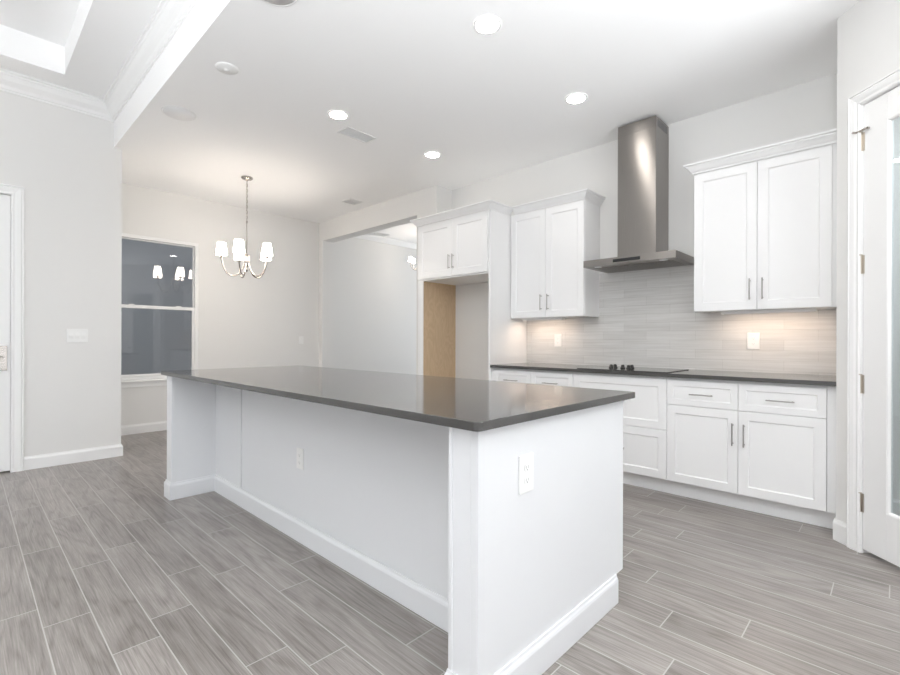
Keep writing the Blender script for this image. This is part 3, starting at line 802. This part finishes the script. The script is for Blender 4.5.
def vent(label, x, y, lx, ly, z=ZC, along='y'):
    t = thing('ceiling_vent', label, 'air vent', (x, y, z), 'ceiling air vents')
    q = MB(); b_ = 0.018
    q.box(x - lx / 2, x + lx / 2, y - ly / 2, y - ly / 2 + b_, z - 0.007, z - 0.0005); q.box(x - lx / 2, x + lx / 2, y + ly / 2 - b_, y + ly / 2, z - 0.007, z - 0.0005)
    q.box(x - lx / 2, x - lx / 2 + b_, y - ly / 2 + b_, y + ly / 2 - b_, z - 0.007, z - 0.0005); q.box(x + lx / 2 - b_, x + lx / 2, y - ly / 2 + b_, y + ly / 2 - b_, z - 0.007, z - 0.0005)
    obj('frame', q, 'plastic', t, 0.001)
    obj('duct_opening', MB().box(x - lx / 2 + b_, x + lx / 2 - b_, y - ly / 2 + b_, y + ly / 2 - b_, z - 0.0015, z - 0.0005), 'grey_plastic', t)
    q = MB()
    n = int((lx - 2 * b_) / 0.016)
    for j in range(n):
        xx = x - lx / 2 + b_ + (j + 0.5) * (lx - 2 * b_) / n
        q.prism([(xx - 0.006, z - 0.002), (xx + 0.005, z - 0.0075), (xx + 0.006, z - 0.0065), (xx - 0.005, z - 0.001)], y - ly / 2 + b_, y + ly / 2 - b_, lambda a, c_, h: (a, h, c_))
    obj('louvers', q, 'plastic', t)
    return t
vent('white louvered air vent in the ceiling beside a lit recessed light', -3.575, 2.50, 0.17, 0.32)
vent('small air vent in the ceiling close to the wide wall opening', -5.35, 3.66, 0.20, 0.22)
vent('air vent in the ceiling of the next room seen through the opening', -7.05, 5.43, 0.20, 0.34, ZF)


# ------------------------------------------------------------------ chandelier
def chandelier(label, cx, cy):
    t = thing('chandelier', label, 'chandelier', (cx, cy, ZC), 'five-arm chandeliers')
    obj('canopy', MB().lathe([(0, -0.0005), (0.062, -0.0005), (0.064, -0.012), (0.05, -0.024), (0.012, -0.03), (0.008, -0.045), (0, -0.046)], (cx, cy, ZC), 32), 'nickel', t)
    q = MB()
    z = ZC - 0.046; k = 0
    while z > 2.53:
        pts = []
        for i in range(13):
            a = i * math.pi / 6
            dx, dz = 0.0085 * math.cos(a), 0.019 * math.sin(a)
            pts.append((cx + (dx if k % 2 == 0 else 0), cy + (0 if k % 2 == 0 else dx), z - 0.015 + dz))
        q.tube(pts, 0.0022, 6, False)
        z -= 0.031; k += 1
    obj('chain', q, 'nickel', t)
    obj('cord', MB().tube([(cx + 0.002, cy + 0.002, ZC - 0.045), (cx + 0.002, cy + 0.002, 2.5)], 0.0022, 6), 'nickel', t)
    obj('stem', MB().lathe([(0, 2.535), (0.010, 2.53), (0.012, 2.515), (0.006, 2.50), (0.0065, 2.15), (0.012, 2.145), (0.026, 2.13), (0.028, 2.02), (0.014, 2.00), (0.010, 1.975), (0.015, 1.965), (0.008, 1.945), (0, 1.943)], (cx, cy, 0), 24), 'nickel', t)
    R = 0.262
    ring = []
    for i in range(5):
        # direction of the first arm is 17 degrees to the side of the line to the viewer
        base = math.atan2(-cy, -cx) + math.radians(-17.5)
        a = base + i * 2 * math.pi / 5
        ca, sa = math.cos(a), math.sin(a)
        prof = [(0.024, 2.035), (0.036, 2.00), (0.052, 1.955), (0.080, 1.915), (0.115, 1.892), (0.150, 1.888), (0.178, 1.897), (0.208, 1.918), (0.232, 1.955), (0.248, 2.0), (0.257, 2.05), (R, 2.09)]
        arm = obj('arm', MB().tube([(cx + r * ca, cy + r * sa, z_) for r, z_ in prof], 0.0072, 10), 'nickel', t)
        px, py = cx + R * ca, cy + R * sa
        obj('candle_cup', MB().lathe([(0, 2.085), (0.012, 2.088), (0.026, 2.098), (0.027, 2.106), (0.014, 2.108), (0.013, 2.16), (0, 2.16)], (px, py, 0), 20), 'nickel', arm)
        obj('shade', MB().lathe([(0.059, 2.118), (0.0605, 2.118), (0.044, 2.255), (0.0425, 2.255), (0.059, 2.118)], (px, py, 0), 28), 'shade', arm)
        obj('bulb', MB().lathe([(0, 2.16), (0.012, 2.165), (0.022, 2.19), (0.024, 2.21), (0.016, 2.235), (0, 2.245)], (px, py, 0), 16), 'bulb', arm)
    return t
ch = chandelier('nickel chandelier with five lit white shades hanging in the dining area', -5.44, 2.275)
c2_ = mini(ch, (-6.32, 5.77, ZF), 'partly hidden chandelier with lit shades in the next room', 'five-arm chandeliers')
c2_.scale = (0.62, 0.62, 0.62)

for o in bpy.data.objects:
    if '_local' in o: del o['_local']
